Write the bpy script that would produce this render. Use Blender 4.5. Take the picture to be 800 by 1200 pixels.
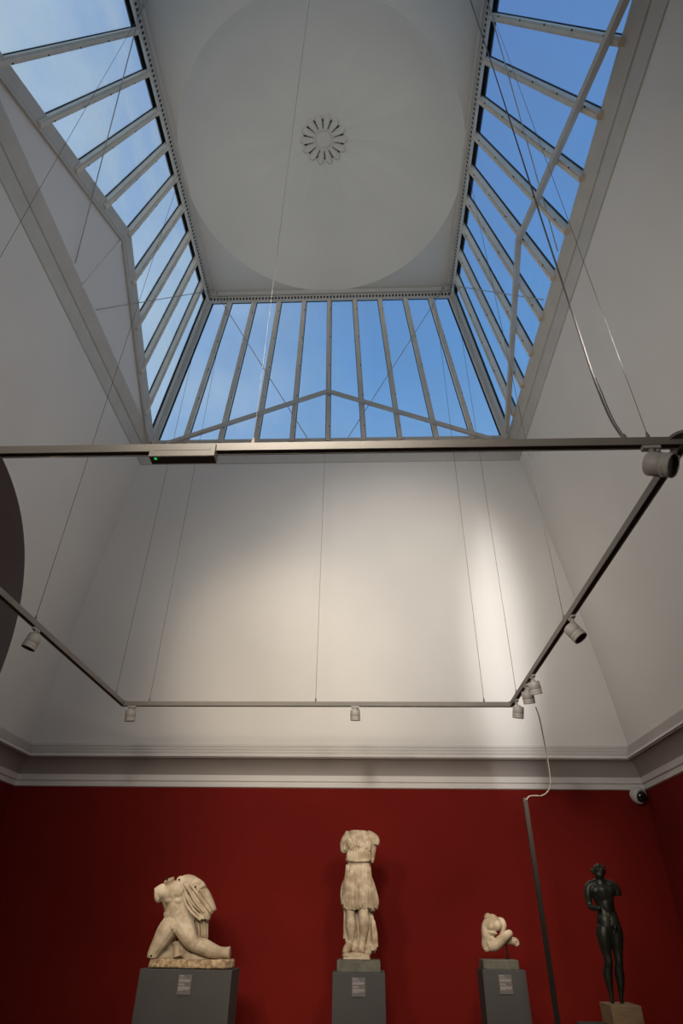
import bpy, bmesh, math, random
from mathutils import Vector, Matrix, noise
random.seed(7)
for o in list(bpy.data.objects): bpy.data.objects.remove(o)
S = bpy.context.scene
COL = S.collection

# ------------------------------------------------------------------ camera
FPX = 702.18
PIT, YAW, ROL = 0.6023, -0.0446, 0.0154
cp, sp, cy_, sy_ = math.cos(PIT), math.sin(PIT), math.cos(YAW), math.sin(YAW)
FW = Vector((sy_*cp, cy_*cp, sp)); RT0 = Vector((cy_, -sy_, 0)); UP0 = RT0.cross(FW)
RT = RT0*math.cos(ROL) + UP0*math.sin(ROL)
UP = -RT0*math.sin(ROL) + UP0*math.cos(ROL)
CAM = Vector((0, 0, 1.6))
cam = bpy.data.cameras.new('camera'); co = bpy.data.objects.new('camera', cam); COL.objects.link(co)
cam.sensor_fit = 'VERTICAL'; cam.sensor_height = 36; cam.sensor_width = 24
cam.lens = 36*FPX/1200; cam.clip_start = 0.05; cam.clip_end = 300
M = Matrix((RT, UP, -FW)).transposed().to_4x4(); M.translation = CAM
co.matrix_world = M
S.camera = co
S.view_settings.view_transform = 'Standard'; S.view_settings.look = 'None'
S.view_settings.gamma = 1; S.view_settings.use_curve_mapping = False
S.view_settings.exposure = 0.0

# ------------------------------------------------------------------ sky
w = bpy.data.worlds.new('sky'); S.world = w; w.use_nodes = True
nt = w.node_tree; nt.nodes.clear()
tc = nt.nodes.new('ShaderNodeTexCoord'); sx = nt.nodes.new('ShaderNodeSeparateXYZ')
nt.links.new(tc.outputs['Generated'], sx.inputs[0])
r1 = nt.nodes.new('ShaderNodeValToRGB')
r1.color_ramp.elements[0].position = 0.45; r1.color_ramp.elements[0].color = (0.28, 0.47, 0.70, 1)
r1.color_ramp.elements[1].position = 1.0; r1.color_ramp.elements[1].color = (0.11, 0.225, 0.50, 1)
e = r1.color_ramp.elements.new(0.75); e.color = (0.125, 0.310, 0.62, 1)
nt.links.new(sx.outputs['Z'], r1.inputs[0])
# thin bright cloud on the west side of the sky
mp = nt.nodes.new('ShaderNodeMapping'); mp.inputs['Scale'].default_value = (2.2, 2.2, 5.0)
nt.links.new(tc.outputs['Generated'], mp.inputs[0])
nz = nt.nodes.new('ShaderNodeTexNoise'); nz.inputs['Scale'].default_value = 1.6; nz.inputs['Detail'].default_value = 4
nt.links.new(mp.outputs[0], nz.inputs['Vector'])
r2 = nt.nodes.new('ShaderNodeValToRGB'); r2.color_ramp.elements[0].position = 0.40; r2.color_ramp.elements[1].position = 0.68
nt.links.new(nz.outputs['Fac'], r2.inputs[0])
mr = nt.nodes.new('ShaderNodeMapRange'); mr.inputs[1].default_value = 0.02; mr.inputs[2].default_value = -0.38
mr.inputs[3].default_value = 0.0; mr.inputs[4].default_value = 0.85
nt.links.new(sx.outputs['X'], mr.inputs[0])
mu = nt.nodes.new('ShaderNodeMath'); mu.operation = 'MULTIPLY'
nt.links.new(mr.outputs[0], mu.inputs[0])
ad = nt.nodes.new('ShaderNodeMath'); ad.operation = 'MULTIPLY_ADD'; ad.inputs[1].default_value = 0.75; ad.inputs[2].default_value = 0.5
nt.links.new(r2.outputs[0], ad.inputs[0]); nt.links.new(ad.outputs[0], mu.inputs[1])
mx = nt.nodes.new('ShaderNodeMixRGB'); mx.inputs[2].default_value = (0.50, 0.63, 0.74, 1)
nt.links.new(mu.outputs[0], mx.inputs[0]); nt.links.new(r1.outputs[0], mx.inputs[1])
bg = nt.nodes.new('ShaderNodeBackground'); bg.inputs[1].default_value = 1.0
nt.links.new(mx.outputs[0], bg.inputs[0])
wo = nt.nodes.new('ShaderNodeOutputWorld'); nt.links.new(bg.outputs[0], wo.inputs[0])

# ------------------------------------------------------------------ lights
def aim(o, target):
    d = (Vector(target)-o.location); o.rotation_euler = d.to_track_quat('-Z', 'Y').to_euler()
def spotlight(name, loc, target, power, angle, blend, col, size=0.08, sc=(1, 1)):
    l = bpy.data.lights.new(name, 'SPOT'); l.energy = power; l.spot_size = math.radians(angle); l.spot_blend = blend
    l.color = col; l.shadow_soft_size = size
    o = bpy.data.objects.new(name, l); COL.objects.link(o); o.location = loc; aim(o, target); o.scale = (sc[0], sc[1], 1)
    return o
WARM = (1.0, 0.82, 0.60); NEUT = (1.0, 0.91, 0.80); PALE = (1.0, 0.93, 0.86)
# added unseen spots without fixtures, brightening the white upper slopes
spotlight('added_wash_light', (0.4, 0.6, 5.2), (0.7, 11.2, 7.0), 1700, 36, 1.0, NEUT, 0.3)
spotlight('added_wash_light', (-3.0, 0.6, 5.2), (-1.7, 11.3, 5.9), 1500, 30, 1.0, WARM, 0.3)
spotlight('added_wash_light', (2.2, 1.0, 5.2), (2.66, 11.2, 6.2), 2900, 35, 1.0, (1.0, 0.95, 0.92), 0.3, (0.24, 1.0))
spotlight('added_wash_light', (-0.8, 0.6, 5.2), (0.3, 11.2, 5.6), 1700, 62, 1.0, NEUT, 0.4)
spotlight('added_wash_light', (-3.5, 4.0, 5.2), (4.1, 7.5, 7.6), 480, 95, 1.0, NEUT, 0.4)
spotlight('added_wash_light', (2.0, 3.0, 5.2), (-5.6, 7.5, 9.0), 330, 95, 1.0, PALE, 0.4)
# added unseen fill lights behind the camera, for the ceiling and near faces
spotlight('added_ceiling_light', (-0.8, -0.1, 4.6), (-0.8, 6.6, 15), 1350, 44, 1.0, (1.0, 0.85, 0.66), 0.3)
spotlight('added_fill_light', (-0.8, -0.3, 4.0), (-0.8, 8.0, 6.5), 460, 130, 1.0, NEUT, 0.5)

# ------------------------------------------------------------------ materials
def mat(name, col, rough=0.8, metal=0.0, nscale=0, namt=0.0, bump=0.0, bscale=30, spec=0.4, col2=None, detail=5, vscale=None):
    m = bpy.data.materials.new(name); m.use_nodes = True; t = m.node_tree
    b = t.nodes['Principled BSDF']; b.inputs['Base Color'].default_value = (*col, 1)
    b.inputs['Roughness'].default_value = rough; b.inputs['Metallic'].default_value = metal
    b.inputs['Specular IOR Level'].default_value = spec
    if nscale or bump:
        tc = t.nodes.new('ShaderNodeTexCoord'); mp = t.nodes.new('ShaderNodeMapping')
        if vscale: mp.inputs['Scale'].default_value = vscale
        t.links.new(tc.outputs['Object'], mp.inputs[0])
    if nscale:
        n = t.nodes.new('ShaderNodeTexNoise'); n.inputs['Scale'].default_value = nscale; n.inputs['Detail'].default_value = detail
        t.links.new(mp.outputs[0], n.inputs['Vector'])
        r = t.nodes.new('ShaderNodeValToRGB'); r.color_ramp.elements[0].position = 0.35; r.color_ramp.elements[1].position = 0.65
        c2 = col2 or tuple(c*(1-namt) for c in col)
        r.color_ramp.elements[0].color = (*c2, 1); r.color_ramp.elements[1].color = (*col, 1)
        t.links.new(n.outputs['Fac'], r.inputs[0]); t.links.new(r.outputs[0], b.inputs['Base Color'])
    if bump:
        n2 = t.nodes.new('ShaderNodeTexNoise'); n2.inputs['Scale'].default_value = bscale; n2.inputs['Detail'].default_value = 6
        t.links.new(mp.outputs[0], n2.inputs['Vector'])
        bp = t.nodes.new('ShaderNodeBump'); bp.inputs['Strength'].default_value = bump; bp.inputs['Distance'].default_value = 0.01
        t.links.new(n2.outputs['Fac'], bp.inputs['Height']); t.links.new(bp.outputs[0], b.inputs['Normal'])
    return m
PLASTER = mat('white_plaster', (0.66, 0.645, 0.62), 0.9, nscale=0.6, namt=0.05, bump=0.05, bscale=8, spec=0.2)
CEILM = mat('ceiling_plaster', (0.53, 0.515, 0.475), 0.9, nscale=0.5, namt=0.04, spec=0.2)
DOMEM = mat('dome_plaster_lit', (0.585, 0.575, 0.53), 0.9, nscale=0.7, namt=0.05, spec=0.2)  # toned above the ceiling plaster to put the dome's brighter light into colour
CORNM = mat('cornice_paint', (0.62, 0.60, 0.585), 0.7, nscale=1.5, namt=0.05)
COVESH = mat('cove_shade', (0.28, 0.25, 0.24), 0.8, nscale=1.5, namt=0.05)  # cornice colour darkened, shade of the cove put into the tone
REDM = mat('red_wall_paint', (0.150, 0.0085, 0.0060), 0.9, nscale=1.1, namt=0.10, bump=0.06, bscale=60, spec=0.14)
MAUVE = mat('mauve_paint', (0.20, 0.165, 0.165), 0.9, nscale=0.6, namt=0.06, spec=0.2)
FRAME = mat('frame_paint', (0.50, 0.48, 0.44), 0.6, nscale=3, namt=0.08)
BARM = mat('glazing_bar_paint', (0.64, 0.585, 0.50), 0.5, nscale=4, namt=0.10)
BLACK = mat('black_gasket_and_shade', (0.012, 0.012, 0.014), 0.6, nscale=6, namt=0.2)
PANELM = mat('gable_panel_paint', (0.68, 0.66, 0.64), 0.85, nscale=1, namt=0.03)
TRACKM = mat('track_aluminium', (0.19, 0.175, 0.155), 0.6, metal=0.1, nscale=8, namt=0.06)
TRACKD = mat('track_channel', (0.035, 0.028, 0.024), 0.6, nscale=8, namt=0.2)
SPOTM = mat('spotlight_housing', (0.36, 0.34, 0.315), 0.5, nscale=20, namt=0.05)
LENSM = mat('spotlight_lens', (0.02, 0.016, 0.014), 0.25, nscale=120, namt=0.5)
WIREM = mat('steel_wire', (0.13, 0.128, 0.12), 0.8, spec=0.2, metal=0.0, nscale=10, namt=0.1)
RODM = mat('painted_rod', (0.42, 0.41, 0.39), 0.7, nscale=10, namt=0.1)
CORDM = mat('grey_cord', (0.12, 0.11, 0.10), 0.7, nscale=10, namt=0.1)
PLINM = mat('charcoal_plinth_paint', (0.058, 0.059, 0.064), 0.7, nscale=2, namt=0.12, bump=0.03, bscale=80)
STONEM = mat('greenish_grey_stone', (0.13, 0.135, 0.115), 0.8, nscale=14, namt=0.3, bump=0.2, bscale=60)
WOODM = mat('pale_wood', (0.36, 0.25, 0.15), 0.6, nscale=6, namt=0.25, vscale=(1, 1, 8))
MARBLE = mat('aged_marble', (0.56, 0.49, 0.385), 0.65, nscale=6.5, col2=(0.34, 0.265, 0.185), bump=0.5, bscale=45, detail=8)
MARBLE2 = mat('pale_aged_marble', (0.50, 0.43, 0.33), 0.65, nscale=9, col2=(0.28, 0.21, 0.14), bump=0.5, bscale=50, detail=8)
ROCKM = mat('rough_marble_base', (0.55, 0.43, 0.28), 0.9, nscale=20, col2=(0.22, 0.15, 0.09), bump=1.0, bscale=40, detail=8)
BRONZE = mat('dark_bronze', (0.045, 0.050, 0.040), 0.42, metal=0.55, nscale=7, col2=(0.025, 0.026, 0.024), bump=0.3, bscale=35, spec=0.5)
PLAQM = mat('plaque_grey', (0.12, 0.118, 0.128), 0.6, nscale=4, namt=0.05)
INKM = mat('plaque_text', (0.42, 0.40, 0.44), 0.6, nscale=60, namt=0.1)
POLEM = mat('pole_paint', (0.016, 0.011, 0.010), 0.9, nscale=5, namt=0.1)
FLOORM = mat('floor_boards', (0.30, 0.20, 0.12), 0.5, nscale=3, namt=0.3, vscale=(12, 1, 1))
CAMW = mat('camera_housing', (0.55, 0.54, 0.53), 0.45, nscale=10, namt=0.03)
CAMB = mat('camera_dome', (0.008, 0.009, 0.012), 0.08, nscale=10, namt=0.05, spec=0.8)
LEDM = mat('green_lamp', (0.02, 0.5, 0.1), 0.4)
LEDM.node_tree.nodes['Principled BSDF'].inputs['Emission Color'].default_value = (0.03, 0.65, 0.12, 1)
LEDM.node_tree.nodes['Principled BSDF'].inputs['Emission Strength'].default_value = 0.45

def glass_mat(name, tint, stain_light, stain_light_col, scale):
    m = bpy.data.materials.new(name); m.use_nodes = True; t = m.node_tree; t.nodes.clear()
    out = t.nodes.new('ShaderNodeOutputMaterial')
    tr = t.nodes.new('ShaderNodeBsdfTransparent'); tr.inputs[0].default_value = (*tint, 1)
    tl = t.nodes.new('ShaderNodeBsdfTranslucent'); tl.inputs[0].default_value = (*stain_light_col, 1)
    gl = t.nodes.new('ShaderNodeBsdfGlossy'); gl.inputs['Roughness'].default_value = 0.15; gl.inputs[0].default_value = (0.8, 0.85, 0.9, 1)
    tc = t.nodes.new('ShaderNodeTexCoord'); mp = t.nodes.new('ShaderNodeMapping'); mp.inputs['Scale'].default_value = scale
    t.links.new(tc.outputs['Object'], mp.inputs[0])
    n = t.nodes.new('ShaderNodeTexNoise'); n.inputs['Scale'].default_value = 1.0; n.inputs['Detail'].default_value = 6
    t.links.new(mp.outputs[0], n.inputs['Vector'])
    mr = t.nodes.new('ShaderNodeMapRange'); mr.inputs[1].default_value = 0.35; mr.inputs[2].default_value = 0.7
    mr.inputs[3].default_value = stain_light[0]; mr.inputs[4].default_value = stain_light[1]
    t.links.new(n.outputs['Fac'], mr.inputs[0])
    m1 = t.nodes.new('ShaderNodeMixShader'); t.links.new(mr.outputs[0], m1.inputs[0])
    t.links.new(tr.outputs[0], m1.inputs[1]); t.links.new(tl.outputs[0], m1.inputs[2])
    m2 = t.nodes.new('ShaderNodeMixShader'); m2.inputs[0].default_value = 0.04
    t.links.new(m1.outputs[0], m2.inputs[1]); t.links.new(gl.outputs[0], m2.inputs[2])
    t.links.new(m2.outputs[0], out.inputs[0])
    return m
GLASS = glass_mat('lantern_glass', (0.93, 0.95, 1.0), (0.02, 0.22), (0.5, 0.52, 0.55), (0.9, 0.9, 0.3))
GLASSW = glass_mat('sunlit_streaky_glass', (0.95, 0.97, 1.0), (0.04, 0.62), (0.95, 0.92, 0.86), (0.5, 0.55, 1.5))  # pale streaks: stains, with diffused sunlight put into the pane colour

# ------------------------------------------------------------------ helpers
def link(name, me, m=None, parent=None, smooth=False):
    o = bpy.data.objects.new(name, me); COL.objects.link(o)
    for x in (m if isinstance(m, (list, tuple)) else [m]):
        if x: me.materials.append(x)
    if parent: o.parent = parent; o.matrix_parent_inverse = Matrix.Translation(-parent.location)
    if smooth:
        for p in me.polygons: p.use_smooth = True
    return o
def from_bm(name, bm, m, parent=None, smooth=False):
    me = bpy.data.meshes.new(name); bm.to_mesh(me); bm.free()
    return link(name, me, m, parent, smooth)
def mesh(name, vs, fs, m, parent=None, smooth=False):
    me = bpy.data.meshes.new(name); me.from_pydata([tuple(v) for v in vs], [], fs); me.update()
    return link(name, me, m, parent, smooth)
def empty(name, loc): 
    o = bpy.data.objects.new(name, None); COL.objects.link(o); o.location = loc; o.empty_display_size = 0.1
    return o
def tag(o, label=None, cat=None, group=None, kind=None):
    if label: o['label'] = label
    if cat: o['category'] = cat
    if group: o['group'] = group
    if kind: o['kind'] = kind
    return o
def add_box(bm, c, h, rot=None, mi=0):
    c = Vector(c); vs = []
    for i in (-1, 1):
        for j in (-1, 1):
            for k in (-1, 1):
                v = Vector((i*h[0], j*h[1], k*h[2]))
                if rot: v = rot @ v
                vs.append(bm.verts.new(c+v))
    for f in ((0, 1, 3, 2), (4, 6, 7, 5), (0, 4, 5, 1), (2, 3, 7, 6), (0, 2, 6, 4), (1, 5, 7, 3)):
        fc = bm.faces.new([vs[i] for i in f]); fc.material_index = mi
def beam(bm, p0, p1, wd, dp, nrm, off=0.0, mi=0, ext=0.0):
    """box beam from p0 to p1; width wd across, depth dp along nrm starting at off"""
    p0, p1, n = Vector(p0), Vector(p1), Vector(nrm).normalized()
    d = (p1-p0); L = d.length; d.normalize(); s = d.cross(n).normalized(); n = s.cross(d).normalized()
    c = (p0+p1)/2 + n*(off+dp/2)
    R = Matrix((s, n, d)).transposed()
    add_box(bm, c, (wd/2, dp/2, L/2+ext), R, mi)
def tube(bm, pts, r, seg=8, caps=True, mi=0):
    pts = [Vector(p) for p in pts]; rs = r if isinstance(r, (list, tuple)) else [r]*len(pts); rings = []
    ref = Vector((0.3, 0.9, 0.2)) 
    for i, p in enumerate(pts):
        d = (pts[min(i+1, len(pts)-1)]-pts[max(i-1, 0)]).normalized()
        a = d.cross(ref)
        if a.length < 0.05: a = d.cross(Vector((1, 0, 0)))
        a.normalize(); b = d.cross(a)
        rings.append([bm.verts.new(p+(a*math.cos(2*math.pi*k/seg)+b*math.sin(2*math.pi*k/seg))*rs[i]) for k in range(seg)])
    for i in range(len(rings)-1):
        for k in range(seg):
            f = bm.faces.new((rings[i][k], rings[i][(k+1) % seg], rings[i+1][(k+1) % seg], rings[i+1][k])); f.material_index = mi; f.smooth = True
    if caps:
        for rg in (rings[0][::-1], rings[-1]):
            f = bm.faces.new(rg); f.material_index = mi
def lathe(bm, prof, M4, seg=28, mi=0, smooth=True):
    """prof = [(r, h)...] around local +Z, placed by matrix"""
    rings = []
    for r, h in prof:
        if r < 1e-5: rings.append([bm.verts.new(M4 @ Vector((0, 0, h)))])
        else: rings.append([bm.verts.new(M4 @ Vector((r*math.cos(2*math.pi*k/seg), r*math.sin(2*math.pi*k/seg), h))) for k in range(seg)])
    for a, b in zip(rings, rings[1:]):
        for k in range(seg):
            k2 = (k+1) % seg
            if len(a) == 1 and len(b) == 1: continue
            if len(a) == 1: f = bm.faces.new((a[0], b[k], b[k2]))
            elif len(b) == 1: f = bm.faces.new((a[k], a[k2], b[0]))
            else: f = bm.faces.new((a[k], a[k2], b[k2], b[k]))
            f.material_index = mi; f.smooth = smooth
def bevel(o, wdt, seg=2):
    md = o.modifiers.new('bevel', 'BEVEL'); md.width = wdt; md.segments = seg; md.limit_method = 'ANGLE'
def at(px, py, Y):
    """world point where the sight line of photo pixel (px, py) meets the upright plane at distance Y"""
    v = FW + RT*((px-400)/FPX) - UP*((py-600)/FPX)
    return CAM + v*(Y/v.y)

# ------------------------------------------------------------------ room dimensions
CX, CY = -0.79, 6.17
E_RED, E_TRIM, E_LIP, E_FOOT, E_OPEN, E_GLASS, E_CEIL = 5.86, 5.82, 5.545, 5.66, 4.237, 4.066, 3.042
Z_TRIM, Z_LIP, Z_FOOT, Z_OPEN, Z_GLASS, Z_CEIL = 3.676, 4.151, 4.40, 10.142, 10.63, 14.526
FEX = 0.70
FRONT_EXTRA = 0.93          # the entrance side of the room is a little deeper than the others
def ext(z):
    """half width of the room at height z on the sloping upper walls"""
    t = (z-Z_FOOT)/(Z_OPEN-Z_FOOT)
    return E_FOOT+(E_OPEN-E_FOOT)*t + 0.10*4*t*(1-t)
def extf(z):
    t = (z-Z_FOOT)/(Z_OPEN-Z_FOOT); return ext(z)+FRONT_EXTRA*(1-t)+FEX*t
def P(k, a, r, z):
    if k == 0: return Vector((CX+a, CY+r, z))      # back
    if k == 1: return Vector((CX+r, CY-a, z))      # right
    if k == 2: return Vector((CX-a, CY-r-FEX, z))      # front
    return Vector((CX-r, CY+a, z))                 # left
SIDES = ['back', 'right', 'front', 'left']
YF = CY-E_RED-FRONT_EXTRA

# floor + red walls
XL, XR, YB = CX-E_RED, CX+E_RED, CY+E_RED
tag(mesh('floor', [(XL, YF, 0), (XR, YF, 0), (XR, YB, 0), (XL, YB, 0)], [(0, 1, 2, 3)], FLOORM), kind='structure')
ZT = Z_TRIM+0.30
walls = {}
for nm, (a, b) in {'wall_back': ((XL, YB), (XR, YB)), 'wall_right': ((XR, YB), (XR, YF)), 'wall_front': ((XR, YF), (XL, YF)), 'wall_left': ((XL, YF), (XL, YB))}.items():
    bm = bmesh.new()
    n = Vector((b[1]-a[1], -(b[0]-a[0]), 0)).normalized()*-0.15
    p = [Vector((a[0], a[1], 0)), Vector((b[0], b[1], 0)), Vector((b[0], b[1], ZT)), Vector((a[0], a[1], ZT))]
    v = [bm.verts.new(q) for q in p]+[bm.verts.new(q+n) for q in p]
    for f in ((0, 1, 2, 3), (7, 6, 5, 4), (0, 4, 5, 1), (1, 5, 6, 2), (2, 6, 7, 3), (3, 7, 4, 0)): bm.faces.new([v[i] for i in f])
    walls[nm] = tag(from_bm(nm, bm, REDM), kind='structure')

# sloping white upper walls, slightly bowed, as one surface per side
NZ = 28
zs = [Z_FOOT+(Z_OPEN-Z_FOOT)*i/NZ for i in range(NZ+1)]
def corner(z, sx_, sy2): return Vector((CX+sx_*ext(z), CY+(ext(z) if sy2 > 0 else -extf(z)), z))
def slope(nm, ca, cb):
    NA = 24; vs = []; fs = []
    for z in zs:
        A, B = corner(z, *ca), corner(z, *cb)
        for i in range(NA+1): vs.append(A.lerp(B, i/NA))
    for j in range(NZ):
        for i in range(NA):
            q = j*(NA+1)+i; fs.append((q, q+1, q+NA+2, q+NA+1))
    return mesh('upper_slope', vs, fs, PLASTER, walls[nm], True)
slope('wall_back', (-1, 1), (1, 1)); slope('wall_right', (1, 1), (1, -1)); slope('wall_front', (1, -1), (-1, -1))
# left slope with the half-round arch
AY, AZ, AW, AH = 6.05, 4.05, 3.98, 3.70
def archz(y):
    t = abs(y-AY)/AW
    return AZ+AH*max(0, 1-t**2.25)**(1/2.25) if t < 1 else 0
cols = []
ys = [AY+AW*math.cos(math.pi*i/64) for i in range(65)]
vs = []; fs = []; arch = []
def lcol(y0, z0):
    out = []
    for i in range(NZ+1):
        z = z0+(Z_OPEN-z0)*i/NZ; out.append(len(vs)); vs.append(Vector((CX-ext(z), y0, z)))
    return out
def lcol_edge(sgn, t):
    """columns between the arch side and the corner, following the hip"""
    out = []
    for i in range(NZ+1):
        z = zs[i]; ye = corner(z, -1, sgn).y; ya = AY+sgn*AW
        # arch side column leans so that it never crosses the hip
        yi = ya if sgn*ye > sgn*ya else ye
        out.append(len(vs)); vs.append(Vector((CX-ext(z), yi+(ye-yi)*t, z)))
    return out
# the hips cut the upper corners off, so clamp each column to the hip
def ytop(z, y): return min(max(y, corner(z, -1, -1).y), corner(z, -1, 1).y)
allc = []
for t in (1.0, 0.75, 0.5, 0.25): allc.append(lcol_edge(1, t))
for y in ys:
    z0 = max(Z_FOOT, archz(y)); out = []
    for i in range(NZ+1):
        z = z0+(Z_OPEN-z0)*i/NZ; out.append(len(vs)); vs.append(Vector((CX-ext(z), ytop(z, y), z)))
    allc.append(out); arch.append((y, z0))
for t in (0.25, 0.5, 0.75, 1.0): allc.append(lcol_edge(-1, t))
for a, b in zip(allc, allc[1:]):
    for i in range(NZ): fs.append((a[i], b[i], b[i+1], a[i+1]))
mesh('upper_slope', vs, fs, PLASTER, walls['wall_left'], False)
# arch recess (barrel, sill and end wall)
XD = CX-E_FOOT-1.6
vs = []; fs = []
for y, z in arch: vs.append((CX-ext(z), y, z)); vs.append((XD, y, z))
n = len(arch)
for i in range(n-1): fs.append((2*i, 2*i+1, 2*i+3, 2*i+2))
b0 = len(vs)
fs.append((0, 2*n-2, 2*n-1, 1))
fs.append(tuple(2*i+1 for i in range(n)))
mesh('arch_recess', vs, fs, MAUVE, walls['wall_left'])

# cornice: mitred sweep, one piece per side
def sweep(nm, prof, m, zt=0, front=True, kind='structure', parent=None, mi=None):
    res = []
    for k in range(4):
        vs = []; fs = []
        for e_, z in prof:
            xl, xr, yb = CX-e_, CX+e_, CY+e_
            yf = CY-e_-(FRONT_EXTRA if front else FEX)
            c = [(xl, yb), (xr, yb), (xr, yf), (xl, yf)]
            a, b = c[k], c[(k+1) % 4]
            vs += [(a[0], a[1], z), (b[0], b[1], z)]
        for i in range(len(prof)-1): fs.append((2*i, 2*i+1, 2*i+3, 2*i+2))
        o = mesh(nm[k] if isinstance(nm, list) else nm, vs, fs, m, parent[k] if parent else None)
        if mi:
            for i, p in enumerate(o.data.polygons): p.material_index = mi[i]
        if kind: tag(o, kind=kind)
        res.append(o)
    return res
prof = [(E_RED, 3.665), (E_TRIM, Z_TRIM), (E_TRIM, 3.745), (E_TRIM+0.012, 3.752), (E_TRIM+0.012, 3.762), (E_TRIM-0.02, 3.775), (E_TRIM-0.02, 3.80)]
mi = [0]*6
NCV = 14
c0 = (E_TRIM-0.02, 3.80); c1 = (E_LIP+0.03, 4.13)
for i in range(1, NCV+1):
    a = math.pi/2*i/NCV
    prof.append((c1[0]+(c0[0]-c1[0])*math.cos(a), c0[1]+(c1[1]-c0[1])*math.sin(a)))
    mi.append(0 if i < 3 else 1)  # painted shade starts just above the foot of the cove
prof += [(E_LIP+0.03, Z_LIP-0.005), (E_LIP, Z_LIP)]; mi += [1, 0]
e0, z0 = E_LIP, Z_LIP
for i in range(4):
    prof += [(e0, z0+0.036), (e0+0.06, z0+0.037), (e0+0.06, z0+0.055)]; mi += [0, 0, 0]
    e0 += 0.022; z0 += 0.058
prof += [(E_FOOT+0.0, Z_FOOT)]; mi += [0]
sweep(['trim_1', 'trim_2', 'trim_3', 'trim_4'], prof, [CORNM, COVESH], mi=mi)

# frame round the lantern opening
fprof = [(E_OPEN+0.03, Z_OPEN-0.03), (E_OPEN-0.012, Z_OPEN-0.03), (E_OPEN-0.02, Z_OPEN), (E_OPEN-0.085, Z_OPEN+0.225), (E_OPEN-0.070, Z_OPEN+0.236), (E_OPEN-0.072, Z_OPEN+0.25), (E_OPEN-0.10, Z_OPEN+0.255),
         (E_GLASS-0.045, Z_GLASS-0.02), (E_GLASS-0.045, Z_GLASS+0.02), (E_GLASS+0.10, Z_GLASS+0.05), (E_GLASS+0.14, Z_OPEN+0.1)]
sweep(['trim_5', 'trim_6', 'trim_7', 'trim_8'], fprof, FRAME, front=False)

# ceiling with round opening and shallow dome
bm = bmesh.new(); RD = 2.93; NS = 96
inner = []; outer = []; EC = E_CEIL+0.12
for i in range(NS):
    a = 2*math.pi*i/NS; c, s = math.cos(a), math.sin(a); q = EC/max(abs(c), abs(s))
    oy = q*s-(FEX if s < -abs(c)+1e-6 else 0)
    inner.append(bm.verts.new((CX+RD*c, CY+RD*s, Z_CEIL))); outer.append(bm.verts.new((CX+q*c, CY+oy, Z_CEIL)))
for i in range(NS): bm.faces.new((inner[i], inner[(i+1) % NS], outer[(i+1) % NS], outer[i]))
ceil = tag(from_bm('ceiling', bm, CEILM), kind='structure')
bm = bmesh.new(); RISE = 1.25; rings = []
Rr = (RD*RD+RISE*RISE)/(2*RISE)
NR = 20; NSD = 256
for j in range(NR+1):
    rr = RD*(1-j/NR)
    if j == NR: rings.append([bm.verts.new((CX, CY, Z_CEIL+RISE))]); break
    z = Z_CEIL+math.sqrt(Rr*Rr-rr*rr)-(Rr-RISE)
    row = []
    for i in range(NSD):
        sc = 0.018*abs(math.sin(8*2*math.pi*i/NSD))*math.sin(math.pi*min(1, (1-rr/RD)*1.1))   # faint ribs in the plaster
        a = 2*math.pi*i/NSD; row.append(bm.verts.new((CX+rr*math.cos(a), CY+rr*math.sin(a), z+sc)))
    rings.append(row)
for a, b in zip(rings, rings[1:]):
    for i in range(NSD):
        i2 = (i+1) % NSD
        if len(b) == 1: bm.faces.new((a[i], b[0], a[i2]))
        else: bm.faces.new((a[i], b[i], b[i2], a[i2]))
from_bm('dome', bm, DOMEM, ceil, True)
# rosette in the dome
ros = empty('ceiling_rosette', (CX, CY, 15.74))
tag(ros, 'round pierced rosette of petals in the middle of the shallow ceiling dome', 'rosette')
def disc(bm, r, z0, z1, seg=48):
    lathe(bm, [(0, z0), (r*0.8, z0), (r, z0+(z1-z0)*0.4), (r, z1), (0, z1)], Matrix.Translation((CX, CY, 0)), seg)
bm = bmesh.new(); lathe(bm, [(0, 15.755), (0.47, 15.755), (0.47, 15.775), (0, 15.775)], Matrix.Translation((CX, CY, 0)), 48); from_bm('backing_disc', bm, BLACK, ros)
NP = 14
for i in range(NP):
    a = 2*math.pi*(i)/NP; bm = bmesh.new()
    out = []
    for t in range(13):                          # petal outline: narrow at the hub, rounded at the tip
        u = t/12; ang = math.pi*u
        out.append((0.44+0.085*math.sin(ang), -0.080*math.cos(ang)*1.0))
    pts = [(0.17, -0.034), (0.33, -0.064), (0.35, -0.071), (0.37, -0.068)]+out+[(0.37, 0.068), (0.35, 0.071), (0.33, 0.064), (0.17, 0.034)]
    c, s = math.cos(a), math.sin(a)
    lo = [bm.verts.new((CX+x*c-y*s, CY+x*s+y*c, 15.735)) for x, y in pts]
    mid = [bm.verts.new((CX+(0.36+(x-0.36)*0.75)*c-y*0.6*s, CY+(0.36+(x-0.36)*0.75)*s+y*0.6*c, 15.70)) for x, y in pts]
    hi = [bm.verts.new((CX+x*c-y*s, CY+x*s+y*c, 15.76)) for x, y in pts]
    L = len(pts)
    bm.faces.new(mid[::-1]); bm.faces.new(hi)
    for q in range(L):
        q2 = (q+1) % L; bm.faces.new((lo[q], lo[q2], mid[q2], mid[q])); bm.faces.new((hi[q], hi[q2], lo[q2], lo[q]))
    from_bm('petal', bm, mat('x', (1, 1, 1)) if False else CEILM, ros)
bm = bmesh.new(); lathe(bm, [(0, 15.70), (0.10, 15.702), (0.15, 15.71), (0.172, 15.73), (0.17, 15.76), (0, 15.76)], Matrix.Translation((CX, CY, 0)), 40, 0, False); from_bm('hub', bm, CEILM, ros)
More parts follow.
